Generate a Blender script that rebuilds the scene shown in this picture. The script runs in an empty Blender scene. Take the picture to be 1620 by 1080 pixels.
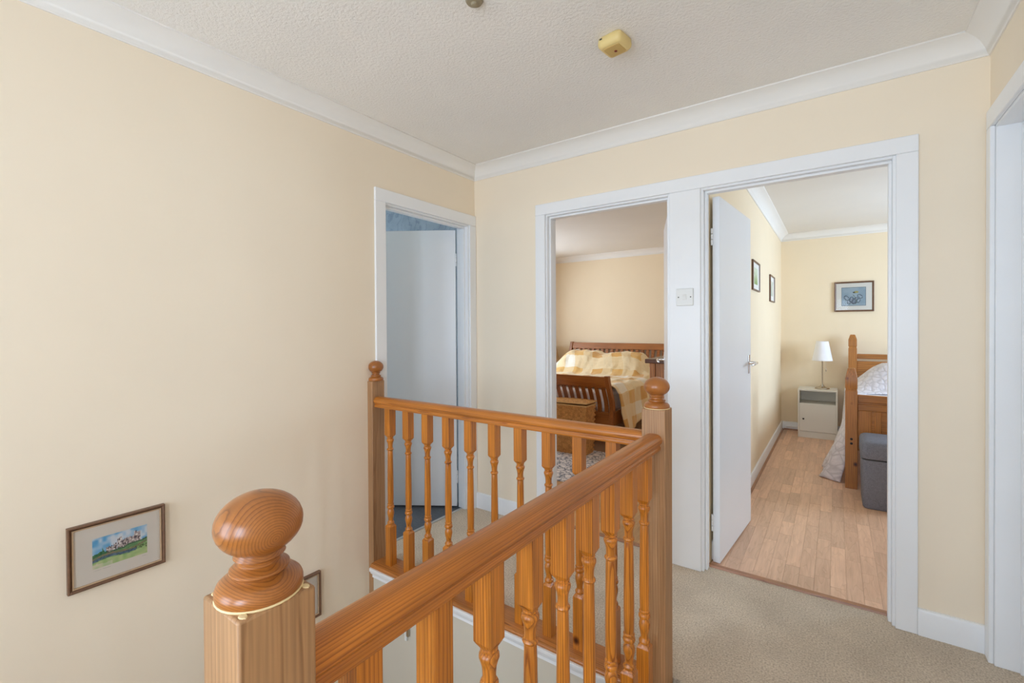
import bpy, bmesh, math, random
from mathutils import Vector, Matrix
random.seed(7)
S = bpy.context.scene
COL = S.collection
PI = math.pi

# ------------------------------------------------------------------ camera
def setup_camera():
    f, cy, th, roll, pitch = 724.7, 523.735, .6157, -.0057, -.0087
    F = Vector((-math.sin(th), math.cos(th), 0)); R = Vector((math.cos(th), math.sin(th), 0)); U = Vector((0, 0, 1))
    F, U = F*math.cos(pitch)+U*math.sin(pitch), U*math.cos(pitch)-F*math.sin(pitch)
    R, U = R*math.cos(roll)+U*math.sin(roll), U*math.cos(roll)-R*math.sin(roll)
    cd = bpy.data.cameras.new('camera'); co = bpy.data.objects.new('camera', cd); COL.objects.link(co)
    m = Matrix((R, U, -F)).transposed().to_4x4()
    m.translation = Vector((2.1021, -2.5174, 1.2811))
    co.matrix_world = m
    cd.sensor_width = 36; cd.sensor_fit = 'HORIZONTAL'
    cd.lens = f/1620*36; cd.shift_y = (cy-540)/1620; cd.clip_start = .02
    S.camera = co
setup_camera()

# ------------------------------------------------------------------ world, daylight at the windows, exposure
w = bpy.data.worlds.new('world'); S.world = w; w.use_nodes = True
w.node_tree.nodes['Background'].inputs[0].default_value = (.75, .85, 1, 1)
w.node_tree.nodes['Background'].inputs[1].default_value = 1.0
def window_light(name, loc, direction, sx, sy, power, color):
    l = bpy.data.lights.new(name, 'AREA'); l.shape = 'RECTANGLE'; l.size = sx; l.size_y = sy
    l.energy = power; l.color = color
    o = bpy.data.objects.new(name, l); COL.objects.link(o); o.location = loc
    o.rotation_euler = Vector(direction).to_track_quat('-Z', 'Z').to_euler()
DAY = (.655, .81, 1.0)
window_light('stair_window_daylight', (.62, -4.24, 1.25), (0, 1, 0), 1.1, 1.7, 30, DAY)
window_light('landing_window_daylight', (2.1, -4.24, 1.35), (0, 1, 0), .75, 1.3, 31, DAY)
window_light('bedroom_window_daylight', (-2.36, 2.4, 1.5), (1, 0, 0), 1.7, 1.2, 56, (.76, .87, 1))
window_light('guest_window_daylight', (4.46, 2.5, 1.5), (-1, 0, 0), 1.7, 1.2, 76, (.60, .79, 1))
window_light('bathroom_window_daylight', (-2.06, -.9, 1.5), (1, 0, 0), .8, .9, 22, (.66, .84, 1))
S.view_settings.view_transform = 'Standard'; S.view_settings.look = 'None'
S.view_settings.exposure = 0.64; S.view_settings.gamma = 1.0
S.view_settings.use_curve_mapping = False
try:
    S.cycles.use_denoising = True; S.cycles.max_bounces = 10; S.cycles.diffuse_bounces = 8
    S.cycles.sample_clamp_indirect = 6
except Exception: pass

# ------------------------------------------------------------------ materials
def lin(r, g, b):
    f = lambda c: ((c/255+.055)/1.055)**2.4 if c/255 > .04045 else c/255/12.92
    return (f(r), f(g), f(b), 1)
def new_mat(name, rough=.5, spec=.5):
    m = bpy.data.materials.new(name); m.use_nodes = True
    nt = m.node_tree; b = nt.nodes['Principled BSDF']
    b.inputs['Roughness'].default_value = rough; b.inputs['Specular IOR Level'].default_value = spec
    return m, nt, b
def node(nt, t, **k):
    n = nt.nodes.new(t)
    for a, v in k.items(): setattr(n, a, v)
    return n
def coords(nt, rnd=False):
    tc = node(nt, 'ShaderNodeTexCoord')
    if not rnd: return tc.outputs['Object']
    oi = node(nt, 'ShaderNodeObjectInfo'); mu = node(nt, 'ShaderNodeMath', operation='MULTIPLY'); mu.inputs[1].default_value = 7.3
    nt.links.new(oi.outputs['Random'], mu.inputs[0])
    va = node(nt, 'ShaderNodeVectorMath', operation='ADD')
    nt.links.new(tc.outputs['Object'], va.inputs[0]); nt.links.new(mu.outputs[0], va.inputs[1])
    return va.outputs[0]
def ramp(nt, fac, stops, interp='LINEAR'):
    r = node(nt, 'ShaderNodeValToRGB'); r.color_ramp.interpolation = interp
    el = r.color_ramp.elements
    el[0].position, el[0].color = stops[0]; el[1].position, el[1].color = stops[-1]
    for p, c in stops[1:-1]:
        e = el.new(p); e.color = c
    nt.links.new(fac, r.inputs[0]); return r.outputs[0]
def noise(nt, vec, scale, detail=3, rough=.5):
    n = node(nt, 'ShaderNodeTexNoise'); n.inputs['Scale'].default_value = scale
    n.inputs['Detail'].default_value = detail; n.inputs['Roughness'].default_value = rough
    nt.links.new(vec, n.inputs['Vector']); return n.outputs[0]
def scaled(nt, vec, s, rot=(0, 0, 0), loc=(0, 0, 0)):
    m = node(nt, 'ShaderNodeMapping'); m.inputs['Scale'].default_value = s; m.inputs['Rotation'].default_value = rot
    m.inputs['Location'].default_value = loc
    nt.links.new(vec, m.inputs['Vector']); return m.outputs[0]
def bump(nt, b, h, strength, dist):
    bp = node(nt, 'ShaderNodeBump'); bp.inputs['Strength'].default_value = strength; bp.inputs['Distance'].default_value = dist
    nt.links.new(h, bp.inputs['Height']); nt.links.new(bp.outputs[0], b.inputs['Normal'])
def mixc(nt, fac, a, b, mode='MIX'):
    m = node(nt, 'ShaderNodeMix', data_type='RGBA', blend_type=mode)
    for s, v in ((0, fac), (6, a), (7, b)):
        if hasattr(v, 'is_output'): nt.links.new(v, m.inputs[s])
        else: m.inputs[s].default_value = v
    return m.outputs[2]
def mathn(nt, op, a, b=None):
    m = node(nt, 'ShaderNodeMath', operation=op)
    for s, v in ((0, a), (1, b)):
        if v is None: continue
        if hasattr(v, 'is_output'): nt.links.new(v, m.inputs[s])
        else: m.inputs[s].default_value = v
    return m.outputs[0]

def plain(name, rgb, rough=.5, var=.04, scale=8, bstr=0, bscale=200, bdist=.001, metallic=0, spec=.5):
    m, nt, b = new_mat(name, rough, spec); b.inputs['Metallic'].default_value = metallic
    v = coords(nt); c = lin(*rgb)
    d = tuple(x*(1-var) for x in c[:3])+(1,); e = tuple(min(1, x*(1+var)) for x in c[:3])+(1,)
    nt.links.new(ramp(nt, noise(nt, v, scale), [(.3, d), (.7, e)]), b.inputs['Base Color'])
    if bstr: bump(nt, b, noise(nt, v, bscale, 4, .6), bstr, bdist)
    return m

def wood(name, light, dark, axis='Z', freq=170, pith=(.045, .03), rough=.32, knots=True, coat=.15, fiber=.35, rnd=True, warp=4.0):
    m, nt, b = new_mat(name, rough)
    b.inputs['Coat Weight'].default_value = coat; b.inputs['Coat Roughness'].default_value = .3
    tc = node(nt, 'ShaderNodeTexCoord'); v = tc.outputs['Object']
    rot = {'Z': (0, 0, 0), 'X': (0, -PI/2, 0), 'Y': (PI/2, 0, 0)}[axis]
    v = scaled(nt, v, (1, 1, 1), rot)
    oi = node(nt, 'ShaderNodeObjectInfo')
    r1 = mathn(nt, 'MULTIPLY', oi.outputs['Random'], 5.0 if rnd else 0.0)
    cmb = node(nt, 'ShaderNodeCombineXYZ'); nt.links.new(r1, cmb.inputs[2])
    va = node(nt, 'ShaderNodeVectorMath', operation='ADD'); nt.links.new(v, va.inputs[0]); nt.links.new(cmb.outputs[0], va.inputs[1])
    vz = va.outputs[0]
    n1 = noise(nt, scaled(nt, vz, (6, 6, 1.2)), 1.5, 2)
    sep = node(nt, 'ShaderNodeSeparateXYZ'); nt.links.new(v, sep.inputs[0])
    rs = mathn(nt, 'MULTIPLY', mathn(nt, 'SUBTRACT', oi.outputs['Random'], .5), .05 if rnd else 0)
    x = mathn(nt, 'ADD', mathn(nt, 'ADD', sep.outputs[0], pith[0]), rs); y = mathn(nt, 'ADD', sep.outputs[1], pith[1])
    ln = mathn(nt, 'SQRT', mathn(nt, 'ADD', mathn(nt, 'MULTIPLY', x, x), mathn(nt, 'MULTIPLY', y, y)))
    rg = mathn(nt, 'FRACT', mathn(nt, 'ADD', mathn(nt, 'MULTIPLY', ln, freq), mathn(nt, 'MULTIPLY', n1, warp)))
    L, D = lin(*light), lin(*dark)
    M = tuple((a*.62+c*.38) for a, c in zip(L, D))
    col = ramp(nt, rg, [(0, L), (.45, L), (.8, M), (.93, D), (1, M)])
    fb = noise(nt, scaled(nt, vz, (260, 260, 5)), 1, 3)
    fc = ramp(nt, fb, [(.35, (1-fiber,)*3+(1,)), (.65, (1, 1, 1, 1))])
    col = mixc(nt, 1.0, col, fc, 'MULTIPLY')
    big = noise(nt, scaled(nt, vz, (3, 3, 1)), 2.2, 2)
    col = mixc(nt, 1.0, col, ramp(nt, big, [(.3, (.82, .78, .72, 1)), (.7, (1.12, 1.1, 1.05, 1))]), 'MULTIPLY')
    if knots:
        vo = node(nt, 'ShaderNodeTexVoronoi'); vo.inputs['Scale'].default_value = 5.5
        nt.links.new(scaled(nt, vz, (1, 1, .8)), vo.inputs['Vector'])
        kf = ramp(nt, vo.outputs['Distance'], [(.025, (.10, .05, .02, 1)), (.06, (.5, .38, .28, 1)), (.10, (1, 1, 1, 1))])
        col = mixc(nt, 1.0, col, kf, 'MULTIPLY')
    nt.links.new(col, b.inputs['Base Color'])
    bump(nt, b, fb, .08, .0005)
    return m

M = {}
M['cream'] = plain('cream_wall_paint', (240, 226, 204), .85, .012, 2.5, .12, 160, .0012, spec=.25)
M['cream2'] = plain('bedroom_cream_paint', (240, 223, 194), .85, .012, 2.5, .1, 160, .001, spec=.25)
M['cream_shaded'] = plain('shaded_cream_wall_paint', (206, 198, 182), .85, .012, 2.5, .12, 160, .0012, spec=.25)  # wall cream greyed down: the stairwell's dimness is put into the colour
M['white'] = plain('white_gloss_paint', (236, 237, 238), .32, .012, 4, .04, 60, .001)
M['ceil'] = plain('textured_ceiling_paint', (242, 239, 234), .9, .015, 3, .85, 85, .006, spec=.2)
M['ceil2'] = plain('smooth_ceiling_paint', (230, 226, 220), .9, .01, 3, .1, 95, .001, spec=.2)
M['cove'] = plain('white_coving_paint', (236, 233, 228), .8, .01, 3, .06, 100, .001, spec=.25)
M['door'] = plain('white_door_paint', (234, 236, 239), .35, .01, 3, .03, 40, .001)
M['plastic'] = plain('white_switch_plastic', (226, 226, 222), .3, .01)
M['chrome'] = plain('polished_chrome', (225, 225, 228), .12, .01, metallic=1)
M['nickel'] = plain('brushed_nickel', (190, 180, 165), .25, .02, metallic=1)
M['darkmetal'] = plain('dark_metal', (45, 42, 40), .4, .05, metallic=.7)
M['gap'] = plain('dark_screw_slot', (60, 58, 55), .6, .02)
M['pine'] = wood('varnished_pine_spindle', (212, 132, 42), (150, 77, 15), 'Z', 170, (.02, .035), coat=.12, warp=1.6)
M['pine_x'] = wood('varnished_pine_rail_across', (204, 128, 50), (148, 80, 22), 'X', 210, (.03, .05), knots=False, fiber=.22, rnd=False)
M['pine_y'] = wood('varnished_pine_rail_along', (194, 119, 42), (156, 86, 25), 'Y', 260, (.02, .06), knots=False, fiber=.25, rnd=False, rough=.3, coat=.12, warp=2.5)
M['finial'] = wood('varnished_pine_finial', (176, 110, 50), (126, 72, 30), 'X', 400, (.070, .004), knots=False, fiber=.10, rnd=False, rough=.3, coat=.2, warp=1.2)
M['newel'] = wood('pale_sanded_pine_newel', (180, 138, 98), (160, 118, 80), 'Z', 110, (.09, .05), knots=False, rough=.5, coat=.05, fiber=.25)
M['baserail'] = wood('varnished_pine_base_rail', (196, 126, 62), (140, 78, 32), 'X', 200, (.03, .05), rnd=False)
M['glue'] = plain('cream_wood_filler', (236, 214, 166), .7, .03)

def carpet_mat():
    m, nt, b = new_mat('beige_twist_pile_carpet', .95, .1)
    v = coords(nt)
    n = noise(nt, v, 150, 5, .75); n2 = noise(nt, v, 5, 3); n3 = noise(nt, v, 900, 2)
    c = ramp(nt, n, [(.3, lin(164, 142, 116)), (.5, lin(228, 207, 180)), (.70, lin(255, 242, 224))])
    c = mixc(nt, 1.0, c, ramp(nt, n2, [(.3, (.88, .87, .86, 1)), (.7, (1.05, 1.05, 1.05, 1))]), 'MULTIPLY')
    nt.links.new(c, b.inputs['Base Color']); b.inputs['Sheen Weight'].default_value = .15
    bump(nt, b, mathn(nt, 'ADD', n, mathn(nt, 'MULTIPLY', n3, .5)), .9, .006)
    return m
M['carpet'] = carpet_mat()
def plank_mat(name, base, var):
    m, nt, b = new_mat(name, .38)
    v = coords(nt, True)
    oi = node(nt, 'ShaderNodeObjectInfo')
    g = noise(nt, scaled(nt, v, (55, 4, 1)), 1, 4, .6); g2 = noise(nt, scaled(nt, v, (14, 2.2, 1)), 1, 2)
    ln = mathn(nt, 'FRACT', mathn(nt, 'MULTIPLY', g2, 9))
    L = lin(*base); D = tuple(x*(1-var) for x in L[:3])+(1,)
    c = ramp(nt, oi.outputs['Random'], [(0, D), (.35, tuple(x*(1-var*.45) for x in L[:3])+(1,)), (.7, L), (1, tuple(min(1, x*1.1) for x in L[:3])+(1,))])
    c = mixc(nt, 1.0, c, ramp(nt, g, [(.3, (.86, .83, .8, 1)), (.65, (1.03, 1.03, 1.03, 1))]), 'MULTIPLY')
    c = mixc(nt, 1.0, c, ramp(nt, ln, [(0, (1, 1, 1, 1)), (.8, (.97, .95, .93, 1)), (.95, (.88, .84, .8, 1)), (1, (1, 1, 1, 1))]), 'MULTIPLY')
    nt.links.new(c, b.inputs['Base Color']); return m
M['plank'] = plank_mat('beech_laminate_strip', (230, 190, 160), .15)
M['plank1'] = plank_mat('oak_laminate_strip', (206, 160, 108), .2)
M['subfloor'] = plain('laminate_joint_shadowless', (176, 138, 104), .6, .05)
M['vinyl'] = plain('dark_grey_vinyl', (88, 92, 98), .6, .12, 60, .2, 200)
M['threshold'] = wood('brown_threshold_strip', (186, 130, 92), (150, 98, 66), 'X', 120, (.05, .05), knots=False, rnd=False)
M['silver'] = plain('silver_threshold_metal', (200, 200, 196), .35, .02, metallic=.6)

def marble_mat():
    m, nt, b = new_mat('blue_grey_marbled_panel', .35)
    v = coords(nt); n = noise(nt, v, 5, 6, .65)
    wv = node(nt, 'ShaderNodeTexWave'); wv.inputs['Scale'].default_value = 4; wv.inputs['Distortion'].default_value = 22
    wv.inputs['Detail'].default_value = 4; nt.links.new(v, wv.inputs['Vector'])
    c = ramp(nt, n, [(.3, lin(136, 146, 154)), (.7, lin(172, 180, 186))])
    c = mixc(nt, 1.0, c, ramp(nt, wv.outputs[0], [(0, (.72, .75, .8, 1)), (.1, (1, 1, 1, 1)), (1, (1, 1, 1, 1))]), 'MULTIPLY')
    nt.links.new(c, b.inputs['Base Color']); return m
M['marble'] = marble_mat()
M['bathpaint'] = plain('bathroom_blue_paint', (176, 192, 206), .7, .02)
def vcol_mat(name, rough=.6):
    m, nt, b = new_mat(name, rough, .2)
    a = node(nt, 'ShaderNodeVertexColor', layer_name='Col'); nt.links.new(a.outputs[0], b.inputs['Base Color']); return m
M['paint'] = vcol_mat('watercolour_print')
M['mount'] = plain('ivory_mount_board', (226, 218, 208), .9, .01)
M['mount_w'] = plain('white_mount_board', (232, 230, 224), .9, .01)
M['frame'] = plain('dark_walnut_frame', (108, 76, 54), .4, .15, 60)
M['frame_gold'] = plain('pale_gilt_slip', (190, 160, 128), .4, .05, 60)
M['ink'] = plain('pencil_ink', (120, 112, 108), .9, .02)
def glass_mat():
    m = bpy.data.materials.new('clear_glass'); m.use_nodes = True; nt = m.node_tree
    for n in list(nt.nodes): nt.nodes.remove(n)
    o = node(nt, 'ShaderNodeOutputMaterial'); t = node(nt, 'ShaderNodeBsdfTransparent'); g = node(nt, 'ShaderNodeBsdfGlossy')
    g.inputs['Roughness'].default_value = .04; mx = node(nt, 'ShaderNodeMixShader'); fr = node(nt, 'ShaderNodeFresnel'); fr.inputs[0].default_value = 1.18
    nt.links.new(fr.outputs[0], mx.inputs[0]); nt.links.new(t.outputs[0], mx.inputs[1]); nt.links.new(g.outputs[0], mx.inputs[2]); nt.links.new(mx.outputs[0], o.inputs[0])
    return m
M['glass'] = glass_mat()
M['alarm'] = plain('yellowed_plastic', (224, 200, 136), .45, .03)
M['alarm_vent'] = plain('amber_plastic_face', (200, 168, 100), .5, .03)
M['red'] = plain('dark_red_lens', (120, 24, 12), .3, .02)
M['brownplastic'] = plain('aged_brown_plastic', (150, 138, 112), .5, .05)
M['sleigh'] = wood('brown_stained_sleigh_wood', (186, 118, 56), (144, 84, 36), 'X', 90, (.1, .08), knots=False, rough=.35, rnd=False)
M['sleigh_z'] = wood('brown_stained_slat_wood', (178, 110, 50), (136, 78, 32), 'Z', 90, (.1, .08), knots=False, rough=.35)
M['chest'] = wood('brown_chest_wood', (196, 130, 74), (160, 98, 52), 'Z', 60, (.2, .1), knots=False, rough=.35, rnd=False)
M['chesttop'] = wood('dark_chest_top_wood', (104, 60, 32), (74, 40, 20), 'X', 60, (.2, .1), knots=False, rough=.35, rnd=False)
M['guestpine'] = wood('waxed_pine_bed', (196, 130, 60), (150, 92, 38), 'Z', 100, (.06, .05), knots=True, rough=.42, coat=.1)
M['guestpine_x'] = wood('waxed_pine_bed_rail', (196, 130, 60), (150, 92, 38), 'X', 100, (.06, .05), knots=True, rough=.42, coat=.1)
M['sheet'] = plain('white_cotton', (236, 236, 240), .9, .02, 6, .3, 40, .004)
M['shade'] = plain('white_pleated_shade', (240, 240, 244), .8, .01)
M['tanshade'] = plain('tan_fabric_shade', (190, 160, 120), .9, .05)
M['cabinet'] = plain('white_melamine', (222, 218, 208), .45, .01)
M['black'] = plain('black_underbed', (30, 24, 20), .8, .05)

def ottoman_mat():
    m, nt, b = new_mat('grey_woven_fabric', .95, .15)
    v = coords(nt); n = noise(nt, v, 420, 2, .7); n2 = noise(nt, v, 60, 3)
    c = ramp(nt, n, [(.3, lin(96, 98, 108)), (.7, lin(152, 154, 166))])
    nt.links.new(mixc(nt, .25, c, ramp(nt, n2, [(.3, lin(90, 92, 102)), (.7, lin(132, 134, 146))])), b.inputs['Base Color'])
    bump(nt, b, n, .5, .002); return m
M['ottoman'] = ottoman_mat()
def wicker_mat():
    m, nt, b = new_mat('honey_wicker', .6)
    v = coords(nt); n = noise(nt, v, 90, 3)
    c = ramp(nt, n, [(.3, lin(190, 132, 72)), (.7, lin(226, 172, 104))])
    fl = node(nt, 'ShaderNodeVectorMath', operation='FLOOR'); nt.links.new(scaled(nt, v, (36, 36, 45)), fl.inputs[0])
    wn = node(nt, 'ShaderNodeTexWhiteNoise', noise_dimensions='3D'); nt.links.new(fl.outputs[0], wn.inputs['Vector'])
    c = mixc(nt, 1.0, c, ramp(nt, wn.outputs['Value'], [(0, (.78, .74, .7, 1)), (.5, (.95, .94, .92, 1)), (1, (1.06, 1.06, 1.06, 1))]), 'MULTIPLY')
    nt.links.new(c, b.inputs['Base Color']); return m
M['wicker'] = wicker_mat()
M['wickerrim'] = plain('pale_wicker_rim', (216, 178, 122), .6, .08, 80)
def rug_mat():
    m, nt, b = new_mat('grey_patterned_rug', .95, .1)
    v = coords(nt)
    n0 = node(nt, 'ShaderNodeTexNoise'); n0.inputs['Scale'].default_value = 9; n0.inputs['Detail'].default_value = 3; nt.links.new(v, n0.inputs['Vector'])
    va = mixc(nt, .12, v, n0.outputs[1])
    vo = node(nt, 'ShaderNodeTexVoronoi', feature='DISTANCE_TO_EDGE'); vo.inputs['Scale'].default_value = 20; nt.links.new(va, vo.inputs['Vector'])
    c = ramp(nt, vo.outputs[0], [(.02, lin(120, 124, 134)), (.07, lin(196, 194, 196)), (.2, lin(234, 228, 226))])
    n = noise(nt, v, 60, 4, .7)
    c = mixc(nt, 1.0, c, ramp(nt, n, [(.33, (.7, .7, .73, 1)), (.45, (1, 1, 1, 1))]), 'MULTIPLY')
    nt.links.new(c, b.inputs['Base Color']); bump(nt, b, noise(nt, v, 300), .5, .004); return m
M['rug'] = rug_mat()
def throw_mat():
    m, nt, b = new_mat('gold_patchwork_throw', .6, .3)
    uv = node(nt, 'ShaderNodeUVMap', uv_map='UV').outputs[0]
    sc = scaled(nt, uv, (7.0, 5.6, 1))
    fl = node(nt, 'ShaderNodeVectorMath', operation='FLOOR'); nt.links.new(sc, fl.inputs[0])
    wn = node(nt, 'ShaderNodeTexWhiteNoise', noise_dimensions='2D'); nt.links.new(fl.outputs[0], wn.inputs['Vector'])
    sp = node(nt, 'ShaderNodeSeparateXYZ'); nt.links.new(fl.outputs[0], sp.inputs[0])
    odd = mathn(nt, 'FLOORED_MODULO', mathn(nt, 'ADD', sp.outputs[0], sp.outputs[1]), 2.0)
    row = mathn(nt, 'FLOORED_MODULO', sp.outputs[1], 2.0)
    pale = ramp(nt, wn.outputs['Value'], [(0, lin(232, 206, 158)), (.5, lin(238, 216, 174)), (1, lin(238, 216, 174))], 'CONSTANT')
    white = ramp(nt, wn.outputs['Value'], [(0, lin(242, 236, 222)), (.4, lin(236, 216, 176)), (1, lin(236, 216, 176))], 'CONSTANT')
    gold = ramp(nt, wn.outputs['Value'], [(0, lin(226, 180, 102)), (.5, lin(216, 164, 84)), (1, lin(216, 164, 84))], 'CONSTANT')
    c = mixc(nt, odd, pale, mixc(nt, row, white, gold))
    n = noise(nt, scaled(nt, uv, (1, 120, 1)), 3, 2)
    c = mixc(nt, 1.0, c, ramp(nt, n, [(.3, (.9, .89, .86, 1)), (.7, (1.02, 1.02, 1.02, 1))]), 'MULTIPLY')
    nt.links.new(c, b.inputs['Base Color']); b.inputs['Sheen Weight'].default_value = .3
    bump(nt, b, noise(nt, uv, 14, 4), .5, .02); return m
M['throw'] = throw_mat()
def quilt_mat():
    m, nt, b = new_mat('silver_grey_quilt', .55, .4)
    uv = node(nt, 'ShaderNodeUVMap', uv_map='UV').outputs[0]
    vo = node(nt, 'ShaderNodeTexVoronoi', feature='DISTANCE_TO_EDGE'); vo.inputs['Scale'].default_value = 17; nt.links.new(uv, vo.inputs['Vector'])
    n = noise(nt, uv, 25, 4)
    c = ramp(nt, vo.outputs[0], [(.02, lin(196, 192, 198)), (.12, lin(218, 214, 220))])
    c = mixc(nt, 1.0, c, ramp(nt, n, [(.3, (.9, .89, .9, 1)), (.7, (1.04, 1.03, 1.03, 1))]), 'MULTIPLY')
    nt.links.new(c, b.inputs['Base Color']); b.inputs['Sheen Weight'].default_value = .2
    bump(nt, b, mathn(nt, 'ADD', vo.outputs[0], n), .7, .012); return m
M['quilt'] = quilt_mat()

# ------------------------------------------------------------------ mesh helpers
class MB:
    def __init__(s): s.v = []; s.f = []
    def add(s, vs, fs):
        o = len(s.v); s.v += [tuple(p) for p in vs]; s.f += [tuple(i+o for i in q) for q in fs]; return s
    def box(s, x0, x1, y0, y1, z0, z1):
        return s.add([(x0, y0, z0), (x1, y0, z0), (x1, y1, z0), (x0, y1, z0), (x0, y0, z1), (x1, y0, z1), (x1, y1, z1), (x0, y1, z1)],
                     [(0, 3, 2, 1), (4, 5, 6, 7), (0, 1, 5, 4), (1, 2, 6, 5), (2, 3, 7, 6), (3, 0, 4, 7)])
    def prism(s, prof, axis, a0, a1, m0=None, m1=None):
        """closed 2D profile extruded along an axis; m0/m1(p) give a mitre offset per profile point"""
        n = len(prof); vs = []
        for a, mf in ((a0, m0), (a1, m1)):
            for p in prof:
                t = a+(mf(p) if mf else 0)
                vs.append({'x': (t, p[0], p[1]), 'y': (p[0], t, p[1]), 'z': (p[0], p[1], t)}[axis])
        return s.add(vs, [tuple(range(n-1, -1, -1)), tuple(range(n, 2*n))]+[(i, (i+1) % n, n+(i+1) % n, n+i) for i in range(n)])
    def lathe(s, prof, seg=24, c=(0, 0, 0), cap=True):
        n = len(prof); vs = []
        for r, z in prof:
            for k in range(seg):
                a = 2*PI*k/seg; vs.append((c[0]+r*math.cos(a), c[1]+r*math.sin(a), c[2]+z))
        fs = [(i*seg+k, i*seg+(k+1) % seg, (i+1)*seg+(k+1) % seg, (i+1)*seg+k) for i in range(n-1) for k in range(seg)]
        if cap: fs += [tuple(range(seg-1, -1, -1)), tuple(range((n-1)*seg, n*seg))]
        return s.add(vs, fs)
    def tube(s, pts, r, seg=10):
        pts = [Vector(p) for p in pts]; rs = r if isinstance(r, (list, tuple)) else [r]*len(pts); vs = []
        for i, p in enumerate(pts):
            d = (pts[min(i+1, len(pts)-1)]-pts[max(i-1, 0)]).normalized()
            up = Vector((0, 0, 1)) if abs(d.z) < .9 else Vector((1, 0, 0))
            a = d.cross(up).normalized(); b = d.cross(a)
            for k in range(seg):
                t = 2*PI*k/seg; vs.append(p+(a*math.cos(t)+b*math.sin(t))*rs[i])
        n = len(pts)
        fs = [(i*seg+k, i*seg+(k+1) % seg, (i+1)*seg+(k+1) % seg, (i+1)*seg+k) for i in range(n-1) for k in range(seg)]
        return s.add(vs, fs+[tuple(range(seg-1, -1, -1)), tuple(range((n-1)*seg, n*seg))])
    def mesh(s, name, mat=None, sharp=35):
        me = bpy.data.meshes.new(name); me.from_pydata(s.v, [], s.f)
        bm = bmesh.new(); bm.from_mesh(me); bmesh.ops.recalc_face_normals(bm, faces=bm.faces); bm.to_mesh(me); bm.free()
        if sharp:
            me.polygons.foreach_set('use_smooth', [True]*len(me.polygons)); me.set_sharp_from_angle(angle=math.radians(sharp))
        if mat: me.materials.append(M[mat])
        return me
def link(o, parent=None, loc=None, rot=None):
    COL.objects.link(o)
    if parent: o.parent = parent
    if loc is not None: o.location = loc
    if rot is not None: o.rotation_euler = rot
    return o
def obj(name, mb, mat, parent=None, loc=None, rot=None, bevel=0, sharp=35, seg=2):
    me = mb if isinstance(mb, bpy.types.Mesh) else mb.mesh(name, mat, sharp)
    o = link(bpy.data.objects.new(name, me), parent, loc, rot)
    if bevel:
        b = o.modifiers.new('bevel', 'BEVEL'); b.width = bevel; b.segments = seg; b.limit_method = 'ANGLE'; b.angle_limit = math.radians(40); b.harden_normals = False
    return o
def tag(o, label, cat, group=None):
    o['label'] = label; o['category'] = cat
    if group: o['group'] = group
    return o
def thing(name, label, cat, loc=(0, 0, 0), rz=0, group=None):
    o = link(bpy.data.objects.new(name, None), None, loc, (0, 0, rz)); o.empty_display_size = .1
    return tag(o, label, cat, group)
def struct(name, mb, mat, label=None, cat='structure', bevel=0, **k):
    o = obj(name, mb, mat, bevel=bevel, **k); o['kind'] = 'structure'
    if label: o['label'] = label; o['category'] = cat
    return o
def struct_empty(name, label, cat, loc=(0, 0, 0), rz=0):
    o = thing(name, label, cat, loc, rz); o['kind'] = 'structure'; return o
B = lambda *a: MB().box(*a)

# ------------------------------------------------------------------ room shell
CZ = 2.40; LOW = -2.1
T_C = 1.985           # clear head height of the doors
# left wall (x=0) with the bathroom opening, back wall (y=0) with two openings, right wall with one
BY0, BY1 = -.790, -.078
A0, A1 = .600, 1.359
G0, G1 = 1.540, 2.297
RY0, RY1 = -.840, -.082
L = .03
mb = MB(); mb.box(-.1, 0, -4.2, BY0-L, LOW, CZ); mb.box(-.1, 0, BY1+L, 0, LOW, CZ); mb.box(-.1, 0, BY0-L, BY1+L, T_C+L, CZ); mb.box(-.1, 0, BY0-L, BY1+L, LOW, -.03)
struct('wall_left', mb, 'cream', 'tall cream painted wall beside the stairwell', 'wall')
mb = MB(); mb.box(0, A0-L, 0, .11, -.3, CZ); mb.box(A1+L, G0-L, 0, .11, -.3, CZ); mb.box(G1+L, 2.70, 0, .11, -.3, CZ)
mb.box(A0-L, A1+L, 0, .11, T_C+L, CZ); mb.box(G0-L, G1+L, 0, .11, T_C+L, CZ)
struct('wall_back', mb, 'cream', 'cream painted landing wall with two bedroom doorways', 'wall')
mb = MB(); mb.box(2.588, 2.70, RY1+L, 0, -.3, CZ); mb.box(2.588, 2.70, -4.2, RY0-L, -.3, CZ); mb.box(2.588, 2.70, RY0-L, RY1+L, T_C+.03+L, CZ)
struct('wall_right', mb, 'cream', 'cream painted wall at the right with a white doorway', 'wall')
mb = MB(); mb.box(-.1, .07, -4.3, -4.2, LOW, CZ); mb.box(1.17, 1.72, -4.3, -4.2, LOW, CZ); mb.box(2.48, 2.7, -4.3, -4.2, LOW, CZ)
mb.box(.07, 1.17, -4.3, -4.2, LOW, .4); mb.box(.07, 1.17, -4.3, -4.2, 2.1, CZ); mb.box(1.72, 2.48, -4.3, -4.2, LOW, .7); mb.box(1.72, 2.48, -4.3, -4.2, 2.0, CZ)
struct('wall_near', mb, 'cream', 'cream wall behind the viewer with two windows', 'wall')
struct('ceiling', B(-.1, 2.70, -4.3, .0, CZ, CZ+.1), 'ceil', 'white stippled textured landing ceiling', 'ceiling')
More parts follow.
